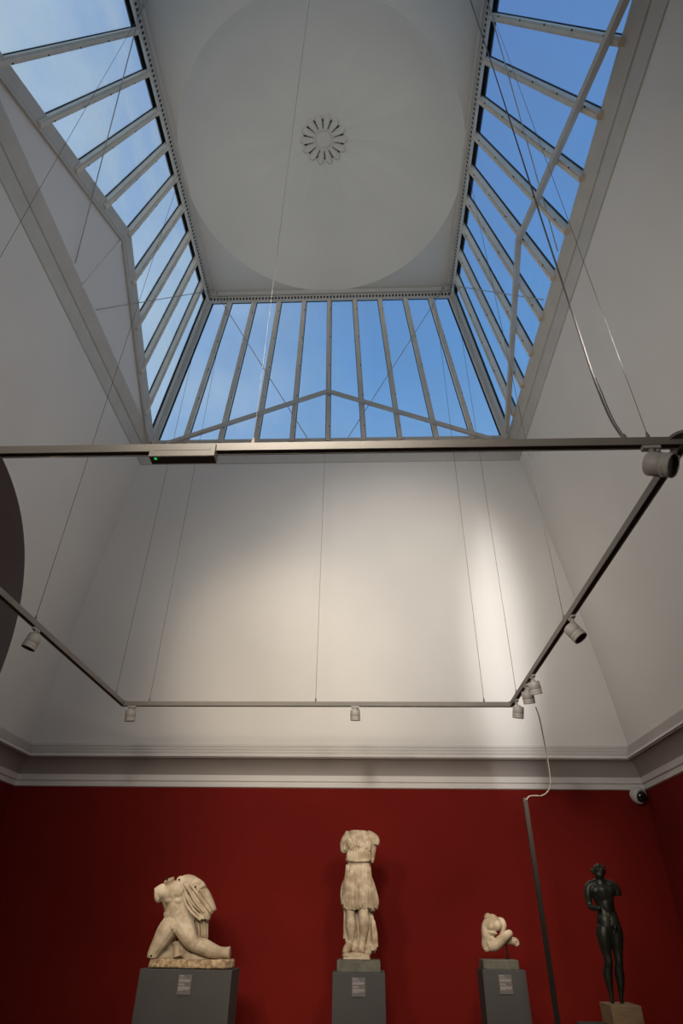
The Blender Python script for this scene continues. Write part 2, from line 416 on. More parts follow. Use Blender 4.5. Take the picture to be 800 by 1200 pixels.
bm = bmesh.new(); lathe(bm, [(0.165, 15.745), (0.195, 15.725), (0.225, 15.725), (0.235, 15.74), (0.235, 15.76), (0.185, 15.76)], Matrix.Translation((CX, CY, 0)), 48); from_bm('inner_ring', bm, CEILM, ros)

# ------------------------------------------------------------------ glazed lantern
def rad(z): return E_GLASS+(E_CEIL-E_GLASS)*(z-Z_GLASS)/(Z_CEIL-Z_GLASS)
def plane_n(k):  # inward normal of the glass plane
    dr, dz = E_CEIL-E_GLASS, Z_CEIL-Z_GLASS; l = math.hypot(dr, dz)
    o = P(k, 0, 0, 0); return (P(k, 0, -dz/l, dr/l)-o)
Z_GT = 14.26                # lower edge of the perforated strip
GAP_S = 11.75; GAP_Z = 12.06               # apex of the gable strut
def gabz(a, apex=GAP_Z, base=10.60, half=3.55): return base+(apex-base)*max(0, 1-abs(a)/half)
for k, side in enumerate(SIDES):
    n = plane_n(k)
    win = empty('window_%d' % (k+1), P(k, 0, E_GLASS, Z_GLASS)); tag(win, kind='structure')
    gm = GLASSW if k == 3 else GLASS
    # glass, in ten panes
    vs = []; fs = []
    for i in range(10):
        a0, a1 = -1+0.2*i, -0.8+0.2*i
        b = len(vs)
        if k == 3:
            z0, z1 = gabz(a0*E_GLASS), gabz(a1*E_GLASS)
        else: z0 = z1 = Z_GLASS
        vs += [P(k, a0*rad(z0), rad(z0), z0), P(k, a1*rad(z1), rad(z1), z1), P(k, a1*rad(Z_CEIL-0.03), rad(Z_CEIL-0.03), Z_CEIL-0.03), P(k, a0*rad(Z_CEIL-0.03), rad(Z_CEIL-0.03), Z_CEIL-0.03)]
        fs.append((b, b+1, b+2, b+3))
    fe = {1: 1, 3: -1}.get(k, 0)             # the extra bay at the entrance end
    def PE(a, z): return P(k, fe*(rad(z)+a), rad(z), z)
    if fe:
        b = len(vs); zt1 = Z_CEIL-0.03
        vs += [PE(0, Z_GLASS), PE(FEX, Z_GLASS), PE(FEX, zt1), PE(0, zt1)]; fs.append((b, b+1, b+2, b+3))
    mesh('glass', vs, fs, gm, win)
    # bars
    for i in range(0, 11):
        s = -1+0.2*i
        if abs(s) > 0.99 and (not fe or s*fe < 0): continue
        zb = gabz(s*E_GLASS, 12.20) if k == 3 and abs(s) < 0.99 else Z_GLASS-0.06
        p0, p1 = P(k, s*rad(zb), rad(zb), zb), P(k, s*rad(Z_CEIL-0.1), rad(Z_CEIL-0.1), Z_CEIL-0.1)
        bm = bmesh.new()
        beam(bm, p0, p1, 0.122, 0.03, n, -0.015, 1)
        beam(bm, p0, p1, 0.098, 0.10, n, 0.015, 0)
        beam(bm, p0, p1, 0.045, 0.02, n, 0.115, 0)
        d = (p1-p0); L = d.length; d.normalize(); sv = d.cross(n).normalized()
        t = 0.35
        while t < L-0.2:                        # screw heads
            q = p0+d*t+n*0.116+sv*0.034; add_box(bm, q, (0.011, 0.011, 0.011), None, 1); t += 0.8
        from_bm('glazing_bar', bm, [BARM, BLACK], win)
    # hip boards at both ends
    for sg in (-1, 1):
        bm = bmesh.new(); q = 0.18
        xx = FEX if sg == fe else 0
        p0, p1 = P(k, sg*(E_GLASS-0.07+xx), E_GLASS, Z_GLASS-0.05), P(k, sg*(E_CEIL-0.07+xx), E_CEIL, Z_CEIL-0.02)
        beam(bm, p0, p1, q, 0.07, n, 0.02, 0)
        sh = P(k, -sg, 0, 0)-P(k, 0, 0, 0)
        beam(bm, p0+sh*0.03, p1+sh*0.03, q, 0.03, n, -0.015, 1)
        from_bm('hip_board', bm, [FRAME, BLACK], win)
    # head: perforated strip under the ceiling edge
    bm = bmesh.new()
    zt_, zb_ = Z_CEIL, Z_GT
    p0, p1 = P(k, -E_CEIL-0.02, rad(14.30)-0.0, 14.30), P(k, E_CEIL+0.02, rad(14.30), 14.30)
    xa, xb = (FEX if fe < 0 else 0), (FEX if fe > 0 else 0)
    beam(bm, P(k, -rad(14.34)+.02-xa, rad(14.34), 14.34), P(k, rad(14.34)-.02+xb, rad(14.34), 14.34), 0.15, 0.05, n, 0.09, 0)
    beam(bm, P(k, -E_CEIL-xa, E_CEIL, 14.47), P(k, E_CEIL+xb, E_CEIL, 14.47), 0.10, 0.06, n, 0.11, 0)
    beam(bm, P(k, -rad(14.38)-xa, rad(14.38), 14.38), P(k, rad(14.38)+xb, rad(14.38), 14.38), 0.22 if k in (1, 3) else 0.12, 0.03, n, -0.02, 1)  # dark bar added as the shadow gap at the glass head
    hd = from_bm('head_strip', bm, [FRAME, BLACK], win)
    bm = bmesh.new(); nsl = 74
    for i in range(nsl):
        a = -E_CEIL+0.12+(2*E_CEIL-0.24)*i/(nsl-1)
        beam(bm, P(k, a, rad(14.31), 14.31), P(k, a, rad(14.375), 14.375), 0.042, 0.006, n, 0.137, 0)
    from_bm('vent_slots', bm, BLACK, hd)
    # flat gable strut
    ap = P(k, 0, rad(GAP_Z)-0.0, GAP_Z)
    if k != 3:
        ap = P(k, 0, rad(GAP_S), GAP_S)
        for sg in (-1, 1):
            bm = bmesh.new(); e0 = P(k, sg*(3.60+(0.25 if fe == sg else 0)), E_GLASS, Z_GLASS-0.14)
            beam(bm, e0, ap, 0.075, 0.09, n, 0.13, 0, 0.02); 
            from_bm('gable_strut', bm, FRAME, win)
    else:
        H = 3.9
        NG = 1
        zz = Z_GLASS-0.04
        b1 = P(k, -H, rad(zz), zz); b2 = P(k, H, rad(zz), zz)
        off = n*0.03
        mesh('gable_panel', [b1+off, b2+off, ap+off, b1-off, b2-off, ap-off], [(0, 1, 2), (3, 5, 4), (0, 2, 5, 3), (1, 4, 5, 2)], PANELM, win)
        for sg in (-1, 1):
            e0 = P(k, sg*3.86, E_GLASS, Z_GLASS-0.02); ap2 = P(k, 0, rad(GAP_Z+0.14), GAP_Z+0.14)
            bm = bmesh.new()
            beam(bm, e0, ap2, 0.22, 0.07, n, 0.02, 0, 0.06)
            ap3 = P(k, 0, rad(GAP_Z+0.0), GAP_Z+0.0); e1 = P(k, sg*3.62, E_GLASS, Z_GLASS-0.05)
            beam(bm, e1, ap3, 0.07, 0.05, n, 0.03, 0, 0.03)
            from_bm('gable_rail', bm, FRAME, win)
        bm = bmesh.new(); beam(bm, P(k, 0, E_GLASS, Z_GLASS), P(k, 0, rad(GAP_Z-0.05), GAP_Z-0.05), 0.07, 0.02, n, 0.03)
        from_bm('panel_batten', bm, PANELM, win)
bm = bmesh.new()
for i in range(4):
    a = [(-1, 1), (1, 1), (1, -1), (-1, -1)][i]
    p0 = Vector((CX+a[0]*(E_GLASS-0.05), CY+a[1]*(E_GLASS-0.05), Z_GLASS-0.08)); p1 = Vector((CX+a[0]*(E_CEIL-0.06), CY+a[1]*(E_CEIL-0.06), Z_CEIL))
    if a[1] < 0: p0.y -= FEX; p1.y -= FEX
    bm = bmesh.new(); nn = Vector((-a[0], -a[1], -0.35)).normalized(); beam(bm, p0, p1, 0.20, 0.05, nn, 0.01)
    tag(from_bm('trim_%d' % (9+i), bm, FRAME), kind='structure')

# tie rods: from each upper corner of the lantern to the foot of the glazing
tie_lbl = {0: ('back glazing', 'left', 'right'), 1: ('right-hand glazing', 'far', 'near'), 3: ('left-hand gable panel', 'near', 'far')}
for k in (0, 1, 3):
    for sg in (-1, 1):
        n = plane_n(k)
        top = P(k, sg*(E_CEIL-0.26), E_CEIL-0.15, Z_CEIL-0.10)
        bot = P(k, sg*0.46, E_GLASS-0.10, Z_GLASS-0.02)
        t = empty('tie_rod', bot); bm = bmesh.new(); tube(bm, [top, bot], 0.009, 6); from_bm('rod', bm, RODM, t)
        bm = bmesh.new(); lathe(bm, [(0, -0.03), (0.035, -0.03), (0.035, 0.03), (0, 0.03)], Matrix.Translation(top), 12); from_bm('end_fitting', bm, FRAME, t)
        lb = tie_lbl[k]; tag(t, 'thin diagonal tie rod crossing the %s from its %s top corner' % (lb[0], lb[1] if sg < 0 else lb[2]), 'tie rod', 'tie rods in the roof lantern')

# ------------------------------------------------------------------ lighting track ring
RXL, RXR, RYB, RYF, RZ = -3.707, 2.184, 9.107, 3.185, 4.338
tr = empty('lighting_track', (RXL, RYB, RZ)); tag(tr, 'rectangular suspended ring of grey lighting track hanging below the skylight', 'lighting track')
HW, HH = 0.028, 0.032
def rail(p0, p1):
    d = (p1-p0).normalized(); bm = bmesh.new()
    s = Vector((0, 0, 1)).cross(d)
    c = (p0+p1)/2; L = (p1-p0).length/2
    R = Matrix((s, Vector((0, 0, 1)), d)).transposed()
    add_box(bm, c+Vector((0, 0, 0.006)), (HW, HH-0.006, L), R, 0)
    for sg in (-1, 1): add_box(bm, c+s*sg*(HW-0.004)+Vector((0, 0, -HH+0.006)), (0.004, 0.008, L), R, 0)
    add_box(bm, c+Vector((0, 0, -HH+0.010)), (HW-0.008, 0.006, L), R, 1)
    add_box(bm, c+Vector((0, 0, HH+0.003)), (0.008, 0.003, L), R, 0)
    return from_bm('track_rail', bm, [TRACKM, TRACKD], tr)
c00, c10, c11, c01 = Vector((RXL, RYF, RZ)), Vector((RXR, RYF, RZ)), Vector((RXR, RYB, RZ)), Vector((RXL, RYB, RZ))
rail(c00, c10); rail(c10, c11); rail(c11, c01); rail(c01, c00)
for c in (c00, c10, c11, c01):
    bm = bmesh.new(); lathe(bm, [(0, HH-0.004), (0.055, HH-0.004), (0.05, HH+0.006), (0, HH+0.012)] if c is not c10 else [(0, 0.01), (0.10, 0.01), (0.10, HH+0.002), (0.06, HH+0.010), (0, HH+0.012)], Matrix.Translation(c), 28)
    add_box(bm, c, (HW+0.002, HW+0.002, HH+0.001))
    from_bm('corner_connector', bm, TRACKM, tr)

# converter box with a green lamp on the near track
bx0, bx1 = -1.477, -1.02
box = empty('converter_box', ((bx0+bx1)/2, RYF, RZ-HH)); tag(box, 'grey box with a small green lamp clipped under the near lighting track', 'power box')
bm = bmesh.new(); add_box(bm, ((bx0+bx1)/2, RYF-0.01, RZ-0.045), ((bx1-bx0)/2, 0.045, 0.055)); add_box(bm, ((bx0+bx1)/2, RYF-0.056, RZ-0.035), ((bx1-bx0)/2-0.03, 0.003, 0.018))
b_ = from_bm('housing', bm, TRACKM, box); bevel(b_, 0.004)
bm = bmesh.new(); add_box(bm, ((bx0+bx1)/2, RYF-0.01, RZ-0.1015), ((bx1-bx0)/2-0.004, 0.040, 0.002)); from_bm('underside_plate', bm, TRACKD, box)
bm = bmesh.new(); lathe(bm, [(0, -0.006), (0.010, -0.004), (0.012, 0.002), (0, 0.002)], Matrix.Translation((bx0+0.045, RYF-0.030, RZ-0.104)), 16); tag(from_bm('status_lamp', bm, LEDM, box), 'small glowing green lamp')

# suspension wires
wires = [((-3.41, RYF), 'near track, at the left where it leaves the picture'), ((-0.775, RYF), 'near track, at its middle right of the converter box'), ((1.965, RYF), 'near track, beside the large near spotlight'),
         ((RXL, 8.75), 'left-hand track, close to the far left corner'), ((RXL, 6.12), 'left-hand track, above the leftmost spotlight'),
         ((-3.31, RYB), 'far track, just right of its left corner'), ((-0.755, RYB), 'far track, at its middle left of the centre spotlight'), ((1.78, RYB), 'far track, just left of its right corner'),
         ((RXR, 8.72), 'right-hand track, above the cluster of three spotlights'), ((RXR, 6.16), 'right-hand track, above the single mid-way spotlight')]
for (x, y), lb in wires:
    t = empty('suspension_wire', (x, y, RZ+HH))
    dx, dy = x-CX, y-CY
    tx, ty = CX+dx*1.0, CY+dy*1.0
    bm = bmesh.new(); tube(bm, [(x, y, RZ+HH), (tx, ty, Z_CEIL)], 0.0034 if y > 5 else 0.0024, 6); from_bm('wire', bm, WIREM, t)
    bm = bmesh.new(); lathe(bm, [(0, 0), (0.014, 0), (0.014, 0.03), (0.006, 0.07), (0, 0.07)], Matrix.Translation((x, y, RZ+HH)), 10); from_bm('gripper', bm, TRACKM, t)
    tag(t, 'thin steel wire holding the '+lb, 'wire', 'suspension wires of the lighting track')
# power cord feeding the near track
t = empty('power_cord', (1.79, RYF, RZ+HH))
cpts = [Vector((1.88, 3.50, Z_CEIL)), Vector((1.85, 3.42, 11.5)), Vector((1.80, 3.33, 9.0)), Vector((1.77, 3.28, 7.0)), Vector((1.755, 3.24, 5.7)), Vector((1.735, 3.20, 5.0)), Vector((1.745, 3.185, 4.62)), Vector((1.775, 3.185, 4.45)), Vector((1.80, RYF, RZ+HH))]
def smooth_path(pts, n=6):
    out = []
    for i in range(len(pts)-1):
        a = pts[max(i-1, 0)]; b = pts[i]; c = pts[i+1]; d = pts[min(i+2, len(pts)-1)]
        for j in range(n):
            u = j/n; out.append(0.5*((2*b)+(c-a)*u+(2*a-5*b+4*c-d)*u*u+(3*b-a-3*c+d)*u**3))
    out.append(pts[-1]); return out
bm = bmesh.new(); tube(bm, smooth_path(cpts), 0.0078, 8); from_bm('cord', bm, CORDM, t)
bm = bmesh.new(); tube(bm, smooth_path([p+Vector((0.018, 0.0, 0)) for p in cpts[5:]]), 0.0045, 8); from_bm('second_cord', bm, CORDM, t)
bm = bmesh.new(); lathe(bm, [(0, 0), (0.02, 0), (0.02, 0.03), (0.012, 0.05), (0, 0.05)], Matrix.Translation((1.80, RYF, RZ+HH)), 12); from_bm('cord_grip', bm, TRACKM, t)
tag(t, 'thick grey power cord dropping from the ceiling to the near track', 'cord')

# spotlights
def spot(x, y, d, label, target=None, power=0, angle=40, col=WARM, L=0.17, R=0.078, hang=0.10, side=0.0):
    d = Vector(d).normalized(); base = Vector((x, y, RZ-HH))
    t = empty('track_spotlight', base); tag(t, label, 'spotlight', 'spotlights on the lighting track')
    along = Vector((0, 1, 0)) if (abs(x-RXL) < .05 or abs(x-RXR) < .05) and RYF+.1 < y < RYB-.1 else Vector((1, 0, 0))
    bm = bmesh.new(); add_box(bm, base+Vector((0, 0, -0.012)), (0.022 if along.x == 0 else 0.06, 0.06 if along.x == 0 else 0.022, 0.014))
    lathe(bm, [(0, -0.06), (0.016, -0.06), (0.018, -0.02), (0, -0.02)], Matrix.Translation(base), 14)
    lathe(bm, [(0, -0.05), (0.014, -0.05), (0.014, -0.015), (0, -0.015)], Matrix.Translation(base+along*0.045), 12)
    from_bm('track_adaptor', bm, SPOTM, t)
    c = base+Vector((side, 0, -hang-L*0.42))                    # middle of head
    q = d.to_track_quat('Z', 'Y').to_matrix().to_4x4(); q.translation = c
    bm = bmesh.new()
    lathe(bm, [(0, -L/2), (R*0.92, -L/2), (R, -L/2+0.008), (R, L*0.10), (R*0.96, L*0.11), (R*0.96, L*0.13), (R, L*0.14), (R, L*0.30), (R*0.97, L*0.31), (R*0.97, L*0.33), (R, L*0.34), (R, L/2), (R*0.93, L/2), (R*0.90, L/2-0.018)], q, 32)
    hd = from_bm('lamp_head', bm, SPOTM, t, False)
    bm = bmesh.new(); lathe(bm, [(R*0.91, L/2-0.004), (R*0.90, L/2-0.014), (R*0.5, L/2-0.020), (0, L/2-0.022)], q, 32); from_bm('lens', bm, LENSM, hd)
    top = base+Vector((0, 0, -0.055)); s = d.cross(Vector((0, 0, 1)))
    if s.length < 0.1: s = along.copy()
    s.normalize()
    bm = bmesh.new(); bk = c-d*L*0.3
    hp = top+(bk-top)*0.35
    tube(bm, [top, hp], 0.014, 10)
    e1 = c-d*(L/2+0.012)
    tube(bm, [hp, e1+s*0.0], 0.013, 10); tube(bm, [e1-d*0.006, e1+d*0.02], 0.035, 14)
    from_bm('bracket', bm, SPOTM, t)
    if power:
        lo = spotlight('spotlight_lamp', c+d*(L/2+0.03), target or (c+d), power, angle, 1.0, col, 0.10)
        lo.parent = t; lo.matrix_parent_inverse = Matrix.Translation(-t.location)
        if target is None: pass
    return t
spot(1.955, RYF, (0.55, -0.50, -0.50), 'large near grey spotlight turned right, hanging beside the right corner of the near track', (4.2, 1.5, 1.0), 60, 60, hang=0.085, L=0.17, R=0.082, side=0.025)
spot(RXR, 5.92, (0.45, -0.25, -0.85), 'single grey spotlight halfway along the right-hand track', (4.6, 5.6, 1.5), 60, 60, hang=0.11)
spot(RXR, 7.74, (0.16, 0.25, -0.95), 'grey spotlight highest and rightmost of the cluster of three near the far right corner', (3.6, 11.5, 1.0), 260, 60, hang=0.10, L=0.16)
spot(RXR, 8.12, (0.14, 0.35, -0.93), 'grey spotlight in the middle of the cluster of three near the far right corner', (1.8, 10.4, 1.4), 170, 46, hang=0.10, L=0.16)
spot(RXR, 8.78, (-0.12, 0.25, -0.96), 'grey spotlight lowest and leftmost of the cluster of three near the far right corner', (0.0, 10.4, 1.9), 120, 46, hang=0.11, L=0.16)
spot(-0.155, RYB, (0.0, 0.2, -0.98), 'small grey spotlight under the middle of the far track', (-0.12, 10.4, 1.6), 60, 50, hang=0.07, L=0.15, R=0.073)
spot(-3.56, RYB, (0.05, 0.2, -0.98), 'small grey spotlight at the far left corner of the track', (-2.4, 10.6, 1.5), 120, 55, hang=0.08, L=0.16, R=0.076)
spot(RXL, 6.20, (-0.28, -0.05, -0.95), 'leftmost grey spotlight, tilted, under the left-hand track', (-5.0, 6.5, 0.8), 60, 60, hang=0.09, L=0.16)
# added key lights along the near track, without fixtures, for the far wall
spotlight('added_key_light', (-3.0, RYF, 4.2), (-2.3, 10.4, 1.5), 520, 30, 1.0, WARM, 0.25)
spotlight('added_key_light', (1.2, RYF, 4.2), (0.3, 11.5, 1.2), 650, 62, 1.0, WARM, 0.35)
spotlight('added_key_light', (-2.2, RYF, 4.2), (-1.6, 11.8, 1.0), 500, 75, 1.0, WARM, 0.35)

# loose adaptor near the corner of the right-hand track
bm = bmesh.new(); add_box(bm, (RXR-0.005, RYF+0.14, RZ-HH-0.012), (0.016, 0.045, 0.012)); a_ = from_bm('track_adaptor_end', bm, SPOTM, tr); bevel(a_, 0.003)

# cord dropping from the far right corner to the top of the pole
t = empty('signal_cord', (2.19, 9.10, 3.06))
pp = [at(x, y, 9.08) for x, y in ((624, 808), (632, 842), (638, 872), (643, 900), (645, 918), (641, 928), (634, 932.5), (624, 932.5), (619, 934), (616.5, 938))]
pp[0].z = RZ-HH-0.01
bm = bmesh.new(); tube(bm, smooth_path(pp), 0.0085, 8); from_bm('cord', bm, CORDM, t)
tag(t, 'thin grey cord looping from the far right spotlights down to the slim dark pole', 'cord')
pole = empty('display_pole', (2.175, 9.10, 0)); tag(pole, 'slim dark upright pole between the small torso and the bronze figure', 'pole')
bm = bmesh.new(); add_box(bm, (2.175, 9.10, 1.53), (0.030, 0.022, 1.50)); b_ = from_bm('shaft', bm, POLEM, pole); bevel(b_, 0.006)
bm = bmesh.new(); lathe(bm, [(0, 0), (0.17, 0), (0.17, 0.012), (0.05, 0.03), (0, 0.03)], Matrix.Translation((2.175, 9.10, 0)), 32); from_bm('foot_plate', bm, POLEM, pole)
bm = bmesh.new(); add_box(bm, (2.175, 9.10, 3.04), (0.022, 0.016, 0.02)); from_bm('cap', bm, BLACK, pole)

# security camera
cpos = Vector((4.90, YB-0.0, 3.575))
sc_ = empty('security_camera', cpos); tag(sc_, 'white dome security camera high in the right corner under the cornice', 'security camera')
d = Vector((0.38, -0.85, -0.42)).normalized(); q = d.to_track_quat('Z', 'Y').to_matrix().to_4x4(); q.translation = cpos+Vector((-0.02, -0.11, -0.01))
bm = bmesh.new(); lathe(bm, [(0, -0.11), (0.10, -0.11), (0.135, -0.05), (0.14, 0.02), (0.135, 0.05), (0.115, 0.062), (0.095, 0.055)], q, 32); from_bm('housing', bm, CAMW, sc_)
bm = bmesh.new(); lathe(bm, [(0.097, 0.045)]+[(0.095*math.cos(a*math.pi/16), 0.055+0.075*math.sin(a*math.pi/16)) for a in range(0, 8)]+[(0, 0.130)], q, 32); from_bm('dark_dome', bm, CAMB, sc_)
bm = bmesh.new(); lathe(bm, [(0, 0), (0.09, 0), (0.09, 0.10), (0, 0.10)], Matrix.Translation(cpos+Vector((-0.04, 0, -0.01))) @ Matrix.Rotation(math.pi/2, 4, 'X'), 24); from_bm('wall_mount', bm, CAMW, sc_)

# ------------------------------------------------------------------ plinths
def plinth(x0, x1, y0, y1, ztop, label, plq, splay=0.0):
    cx, cyy = (x0+x1)/2, (y0+y1)/2
    t = empty('display_plinth', (cx, cyy, 0)); tag(t, label, 'plinth')
    bm = bmesh.new(); hx, hy = (x1-x0)/2, (y1-y0)/2
    lo = [bm.verts.new((cx+sx_*(hx+splay), cyy+sy2*(hy), 0)) for sx_, sy2 in ((-1, -1), (1, -1), (1, 1), (-1, 1))]
    hi = [bm.verts.new((cx+sx_*hx, cyy+sy2*hy, ztop)) for sx_, sy2 in ((-1, -1), (1, -1), (1, 1), (-1, 1))]
    bm.faces.new(lo[::-1]); bm.faces.new(hi)
    for i in range(4): bm.faces.new((lo[i], lo[(i+1) % 4], hi[(i+1) % 4], hi[i]))
    b = from_bm('plinth_body', bm, PLINM, t); bevel(b, 0.006)
    if plq:
        px0, px1, pz0, pz1 = plq
        pq = empty('label_plaque', ((px0+px1)/2, y0, pz0))
        bm = bmesh.new(); add_box(bm, ((px0+px1)/2, y0-0.006, (pz0+pz1)/2), ((px1-px0)/2, 0.005, (pz1-pz0)/2)); pb = from_bm('plaque_board', bm, PLAQM, pq)
        W_, H_ = px1-px0, pz1-pz0
        bm = bmesh.new(); rnd = random.Random(int(px0*1000))
        rows = [(0.93, 0.35, 1.3), (0.84, 0.5, 0.7), (0.75, 0.8, 1), (0.70, 0.86, 1), (0.65, 0.78, 1), (0.52, 0.4, 1.3), (0.45, 0.5, 0.7), (0.37, 0.84, 1), (0.32, 0.88, 1), (0.27, 0.8, 1), (0.22, 0.4, 1)]
        for v, wd, th in rows:
            x = px0+W_*0.08; xe = x+W_*wd
            while x < xe:
                ww = W_*rnd.uniform(0.05, 0.13); ww = min(ww, xe-x)
                if ww > W_*0.015: add_box(bm, (x+ww/2, y0-0.0115, pz0+H_*v), (ww/2, 0.0006, H_*0.013*th))
                x += ww+W_*0.022
        from_bm('printed_text', bm, INKM, pb)
        return t, pq
    return t, None
# kneeling figure plinth
YK = 10.0
k0, k1 = at(164, 1136, YK), at(272, 1136, YK); ZK = (k0.z+k1.z)/2
_, q1 = plinth(k0.x, k1.x, YK, 10.58, ZK, 'wide dark grey plinth under the kneeling marble figure', (at(207.5, 1160, YK).x, at(223.5, 1160, YK).x, at(215, 1165.5, YK).z, at(215, 1142, YK).z))
tag(q1, 'small grey text label on the wide plinth of the kneeling figure', 'label', 'text labels on the plinths')
YT = 10.2
f0, f1 = at(389.5, 1139, YT), at(451, 1139, YT); ZF = f0.z
_, q2 = plinth(f0.x, f1.x, YT, 10.80, ZF, 'dark grey plinth under the tall draped marble figure', (at(412, 1150, YT).x, at(428, 1150, YT).x, at(420, 1168, YT).z, at(420, 1145.5, YT).z))
tag(q2, 'small grey text label on the plinth of the draped figure', 'label', 'text labels on the plinths')
s0, s1 = at(565, 1136, YT), at(615.5, 1136, YT); ZS = s0.z
_, q3 = plinth(s0.x, s1.x, YT, 10.70, ZS, 'dark grey plinth under the small crouching marble torso', (at(584, 1150, YT).x, at(599.5, 1150, YT).x, at(590, 1165, YT).z, at(590, 1142, YT).z), 0.0)
tag(q3, 'small grey text label on the plinth of the crouching torso', 'label', 'text labels on the plinths')
YBZ = 8.0
w0, w1 = at(715, 1178, YBZ), at(751, 1179, YBZ); ZW = w0.z
zp = at(715, 1199, YBZ-0.1).z
ZBP = at(720, 1197.5, 8.42).z
plinth(at(690, 1199, 7.95).x, at(757, 1199, 7.95).x, 7.95, 8.42, ZBP, 'dark grey plinth at the bottom edge under the wooden block of the bronze figure', None)
def block(name, x0, x1, y0, y1, z0, z1, m, label, cat):
    bm = bmesh.new(); add_box(bm, ((x0+x1)/2, (y0+y1)/2, (z0+z1)/2), ((x1-x0)/2, (y1-y0)/2, (z1-z0)/2)); o = from_bm(name, bm, m); bevel(o, 0.006)
    return tag(o, label, cat)
block('stone_block', at(394.5, 1126, YT).x, at(445.5, 1126, YT).x, YT+0.05, 10.75, ZF, at(420, 1125.5, YT+.05).z, STONEM, 'greenish grey stone block between the draped figure and its plinth', 'stone block')
block('stone_block', at(566.5, 1126, YT).x, at(608, 1126, YT).x, YT+0.05, 10.62, ZS, at(590, 1125, YT+.05).z, STONEM, 'greenish grey stone block with a rod, under the crouching torso', 'stone block')
block('wooden_block', w0.x, w1.x, YBZ, YBZ+0.36, ZBP, ZW, WOODM, 'pale wooden block carrying the dark bronze figure', 'wooden block')

# ------------------------------------------------------------------ sculptures
class Blob:
    def __init__(s, u0, v0, sc, Y): s.bm = bmesh.new(); s.u0, s.v0, s.sc, s.Y = u0, v0, sc, Y; s.k = None
    def pt(s, u, v, dy=0.0):
        """figure laid out on a reference grid in the upright plane Y, then moved dy towards the back"""
        p = at(s.u0+u/s.sc, s.v0+v/s.sc, s.Y); return Vector((p.x, s.Y+dy, p.z))
    def r(s, rad_):
        a, b = s.pt(0, 500), s.pt(100, 500); return rad_*(b-a).length/100
    def ell(s, u, v, dy, ru, rv, rd, tilt=0.0):
        c = s.pt(u, v, dy); M4 = Matrix.Translation(c) @ Matrix.Rotation(math.radians(tilt), 4, 'Y') @ Matrix.Diagonal((s.r(ru), rd, s.r(rv), 1))
        bmesh.ops.create_icosphere(s.bm, subdivisions=3, radius=1.0, matrix=M4)
    def chain(s, pts, flat=1.0, sub=6, seg=12):
        P3 = [(s.pt(u, v, dy), s.r(r)) for u, v, dy, r in pts]
        s.chainw(P3, flat, sub, seg)
    def chainw(s, P3, flat=1.0, sub=6, seg=12):
        ctr = smooth_path([p for p, _ in P3], sub); rs = smooth_path([Vector((r, 0, 0)) for _, r in P3], sub)
        rs = [max(0.003, q.x) for q in rs]
        bm = s.bm; rings = []
        for i, p in enumerate(ctr):
            d = (ctr[min(i+1, len(ctr)-1)]-ctr[max(i-1, 0)]).normalized()
            a = d.cross(Vector((0, 1, 0)))
            if a.length < 0.15: a = d.cross(Vector((1, 0, 0)))
            a.normalize(); b = d.cross(a)
            rings.append([bm.verts.new(p+(a*math.cos(2*math.pi*k/seg)+b*flat*math.sin(2*math.pi*k/seg))*rs[i]) for k in range(seg)])
        for x, y in zip(rings, rings[1:]):
            for k in range(seg): bm.faces.new((x[k], x[(k+1) % seg], y[(k+1) % seg], y[k]))
        bm.faces.new(rings[0][::-1]); bm.faces.new(rings[-1])
    def build(s, name, m, parent, voxel=0.009, smooth=4, rough=0.0, factor=0.5):
        me = bpy.data.meshes.new(name+'_raw'); bmesh.ops.recalc_face_normals(s.bm, faces=s.bm.faces); s.bm.to_mesh(me); s.bm.free()
        o = bpy.data.objects.new(name+'_raw', me); COL.objects.link(o)
        md = o.modifiers.new('r', 'REMESH'); md.mode = 'VOXEL'; md.voxel_size = voxel
        if smooth:
            sm = o.modifiers.new('s', 'SMOOTH'); sm.iterations = smooth; sm.factor = factor
        if rough:
            tx = bpy.data.textures.new('chips', 'CLOUDS'); tx.noise_scale = 0.05
            dm = o.modifiers.new('d', 'DISPLACE'); dm.texture = tx; dm.strength = rough; dm.texture_coords = 'GLOBAL'
        dg = bpy.context.evaluated_depsgraph_get(); ne = bpy.data.meshes.new_from_object(o.evaluated_get(dg))
        bpy.data.objects.remove(o)
        return link(name, ne, m, parent, True)

# --- kneeling male torso
YS = YK+0.27
fig = empty('kneeling_statue', (at(215, 1130, YS).x, YS, ZK))
tag(fig, 'cream marble kneeling headless male figure with a cloak over one shoulder on the wide plinth', 'statue')
B = Blob(140, 1000, 5, YS)
B.ell(318, 232, -0.02, 82, 56, 0.125, -8)               # chest
B.ell(268, 232, -0.085, 40, 28, 0.055, -12); B.ell(350, 228, -0.10, 38, 28, 0.050, -5)  # pectorals
B.chain([(262, 212, 0.0, 36), (234, 226, -0.02, 34), (212, 236, -0.03, 28)])   # shoulder cap, viewer's left
B.chain([(235, 225, -0.03, 30), (236, 262, -0.05, 26), (246, 272, -0.06, 20)])
B.chain([(300, 195, 0.0, 38), (296, 165, -0.03, 31), (294, 153, -0.04, 33)])   # neck stump
B.chain([(318, 190, 0, 78), (322, 230, 0, 84), (330, 280, 0, 78), (338, 335, 0.0, 72), (342, 385, 0.01, 80), (340, 420, 0.01, 82), (330, 445, 0.0, 60)], flat=0.66)
B.chain([(272, 350, -0.02, 14), (290, 395, -0.10, 9), (325, 418, -0.13, 8), (362, 400, -0.12, 9), (395, 360, -0.06, 12)], seg=8)
B.ell(325, 325, -0.09, 40, 55, 0.045); B.ell(302, 280, -0.09, 26, 18, 0.05); B.ell(350, 280, -0.09, 26, 18, 0.05)
